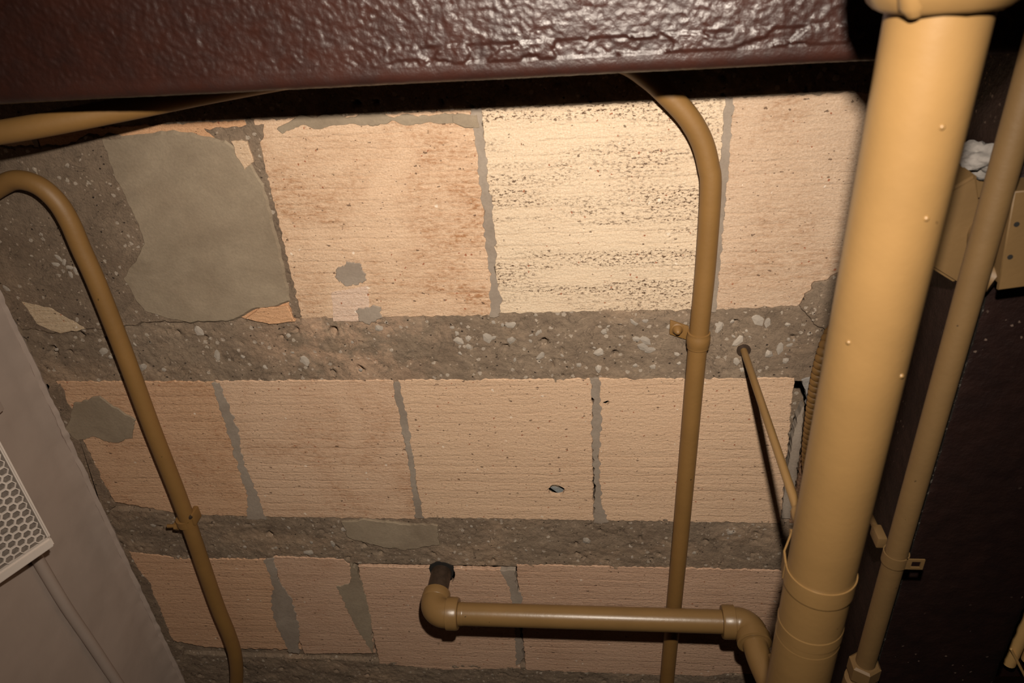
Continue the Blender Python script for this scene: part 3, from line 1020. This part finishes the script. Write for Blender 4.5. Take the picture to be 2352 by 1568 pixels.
kb = mk('knockout_side', bm, OCHRE3, jb)
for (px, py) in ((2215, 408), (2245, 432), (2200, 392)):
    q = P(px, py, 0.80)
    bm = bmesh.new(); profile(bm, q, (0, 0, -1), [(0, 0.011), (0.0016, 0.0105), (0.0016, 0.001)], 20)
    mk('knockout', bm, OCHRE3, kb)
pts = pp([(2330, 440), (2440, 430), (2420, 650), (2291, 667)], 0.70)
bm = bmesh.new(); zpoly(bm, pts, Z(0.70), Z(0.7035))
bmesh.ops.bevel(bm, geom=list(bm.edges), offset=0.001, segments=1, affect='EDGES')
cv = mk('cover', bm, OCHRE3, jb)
for (px, py) in ((2335, 515), (2320, 590)):
    q = P(px, py, 0.70)
    bm = bmesh.new(); profile(bm, q + Vector((0, 0, 0.0005)), (0, 0, -1), [(0, 0.0026), (0.0009, 0.0026), (0.001, 0.0005)], 12)
    mk('screw_hole', bm, HOLE, cv)
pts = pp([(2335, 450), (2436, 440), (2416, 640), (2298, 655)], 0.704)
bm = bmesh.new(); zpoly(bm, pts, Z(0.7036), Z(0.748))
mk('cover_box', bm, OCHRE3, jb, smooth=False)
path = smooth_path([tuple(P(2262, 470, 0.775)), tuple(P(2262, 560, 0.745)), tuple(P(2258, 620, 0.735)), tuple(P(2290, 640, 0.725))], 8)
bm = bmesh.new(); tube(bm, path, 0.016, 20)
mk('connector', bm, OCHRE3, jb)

q = P(2262, 362, 0.80)
bm = bmesh.new(); bmesh.ops.create_icosphere(bm, subdivisions=4, radius=1.0)
for v in bm.verts:
    s = 1 + 0.5 * noise.noise(v.co * 1.6) + 0.3 * noise.noise(v.co * 4)
    v.co = Vector((v.co.x * 0.022, v.co.y * 0.016, v.co.z * 0.020)) * s + Vector((0.404, q.y, q.z))
tag(mk('plaster_lump', bm, PLAST, angle=80), 'lump of white plaster on the dark girder above the ochre box', 'plaster')

# ------------------------------------------------------------------ grille unit tilted down from the wall
a = math.radians(64)
dn = Vector((-math.cos(a), 0, -math.sin(a))); nn = Vector((math.sin(a), 0, -math.cos(a))); yy = Vector((0, 1, 0))
T0 = PX(127, 1252, -0.850)          # far upper corner of the front
gl = thing('grille_unit', tuple(T0), 'pale box with a hexagon mesh front tilted down from the grey wall', 'speaker')
LEN, HGT, RIM = 0.46, 0.115, 0.012
def fr(u, v, d=0.0):               # u back along the wall from the far end, v down the face, d out of the face
    return T0 - yy * u + dn * v + nn * d
# hexagonal mesh front: one perforated sheet
bm = bmesh.new()
s = 0.0135; rin = s / 2 * 0.80 / math.cos(math.pi / 6)
rout = s / 2 / math.cos(math.pi / 6)
vs = {}
def vert(u, v, d, key=None):
    return bm.verts.new(fr(u, v, d))
j = 0; v = RIM * 0.6 + s / 2
while v < HGT - s:
    u = RIM * 1.7 + (s / 2 if j % 2 else 0) + s / 2
    while u < LEN - s:
        o_, i_, b_ = [], [], []
        for k in range(6):
            an = math.pi / 6 + k * math.pi / 3
            cu, cv_ = math.cos(an), math.sin(an)
            o_.append(vert(u + rout * cu, v + rout * cv_, 0)); i_.append(vert(u + rin * cu, v + rin * cv_, 0)); b_.append(vert(u + rin * cu, v + rin * cv_, -0.0025))
        for k in range(6):
            l = (k + 1) % 6
            bm.faces.new((o_[k], o_[l], i_[l], i_[k])); bm.faces.new((i_[k], i_[l], b_[l], b_[k]))
        u += s
    v += s * math.sqrt(3) / 2; j += 1
vmax = v
mk('hexagon_mesh', bm, GRILLP, gl, smooth=False)
# frame rim round the mesh
def rim(u0, u1, v0, v1, d0, d1, nm='frame', mat=GRILLP):
    bm = bmesh.new()
    vv = [bm.verts.new(fr(u, v, d)) for d in (d0, d1) for u, v in ((u0, v0), (u1, v0), (u1, v1), (u0, v1))]
    for f in ((0, 1, 2, 3), (4, 7, 6, 5), (0, 4, 5, 1), (1, 5, 6, 2), (2, 6, 7, 3), (3, 7, 4, 0)):
        bm.faces.new([vv[i] for i in f])
    bmesh.ops.bevel(bm, geom=list(bm.edges), offset=min(0.003, abs(d1 - d0) * 0.3, abs(v1 - v0) * 0.4), segments=2, affect='EDGES')
    return mk(nm, bm, mat, gl)
rim(0.0, RIM * 1.5, 0, HGT, -0.016, 0.002)
rim(LEN - RIM, LEN, 0, HGT, -0.016, 0.002)
rim(RIM * 1.5, LEN - RIM, -0.001, 0.004, -0.016, 0.0)
rim(RIM * 1.5, LEN - RIM, HGT - 0.012, HGT, -0.016, 0.0)
rim(RIM, LEN - RIM * 0.9, 0.003, HGT - 0.01, -0.0075, -0.0055, 'mesh_backing', DARKM)
rim(RIM, LEN - RIM * 0.9, 0.003, HGT - 0.01, -0.016, -0.0135, 'back_plate')
for u in (0.10, 0.34):
    p0 = fr(u, 0.06, -0.017)
    bm = bevel_box((WALLX + 0.001, p0.y - 0.015, p0.z - 0.012), (p0.x + 0.012, p0.y + 0.015, p0.z + 0.012), 0.002)
    mk('bracket', bm, GRILLP, gl)

bm = bmesh.new()
pts = [PX(60, 1240, -0.935), PX(90, 1290, -0.934), PX(150, 1390, -0.934), PX(210, 1478, -0.934), PX(270, 1568, -0.934), PX(420, 1790, -0.934)]
tube(bm, smooth_path([tuple(p) for p in pts], 8), 0.0095, 18)
tag(mk('wall_conduit', bm, WALLP), 'wall-coloured conduit running along the grey wall from the grille unit', 'conduit')
q = PX(12, 940, -0.915)
bm = bevel_box((WALLX + 0.001, q.y - 0.10, q.z - 0.07), (-0.915, q.y, q.z), 0.003)
tag(mk('wall_box', bm, WALLP), 'small painted box on the grey wall above the grille unit', 'electrical box')

# ------------------------------------------------------------------ next bay beyond the girder
nb = thing('pipe_cluster', (0.75, 1.16, Z(0.85)), 'ochre pipes and brace glimpsed in the next bay past the girder', 'pipes')
b0 = P(2318, 1478, 0.86); b1 = P(2312, 1522, 0.86)
bm = bmesh.new(); tube(bm, [b0 + Vector((0.012, -0.9, 0)), b1 + Vector((0.004, 0, 0))], 0.010, 16)
mk('pipe', bm, OCHRE_LIT, nb)
b2 = P(2352, 1440, 0.86); b3 = P(2352, 1514, 0.86)
bm = bmesh.new(); tube(bm, [b2 + Vector((0.006, -0.9, 0)), b3 + Vector((0.006, 0, 0))], 0.010, 16)
mk('pipe', bm, OCHRE_LIT, nb)
bm = bmesh.new(); tube(bm, [P(2322, 1490, 0.85), P(2356, 1556, 0.85)], 0.0022, 8)
mk('brace', bm, OCHRE_LIT, nb)
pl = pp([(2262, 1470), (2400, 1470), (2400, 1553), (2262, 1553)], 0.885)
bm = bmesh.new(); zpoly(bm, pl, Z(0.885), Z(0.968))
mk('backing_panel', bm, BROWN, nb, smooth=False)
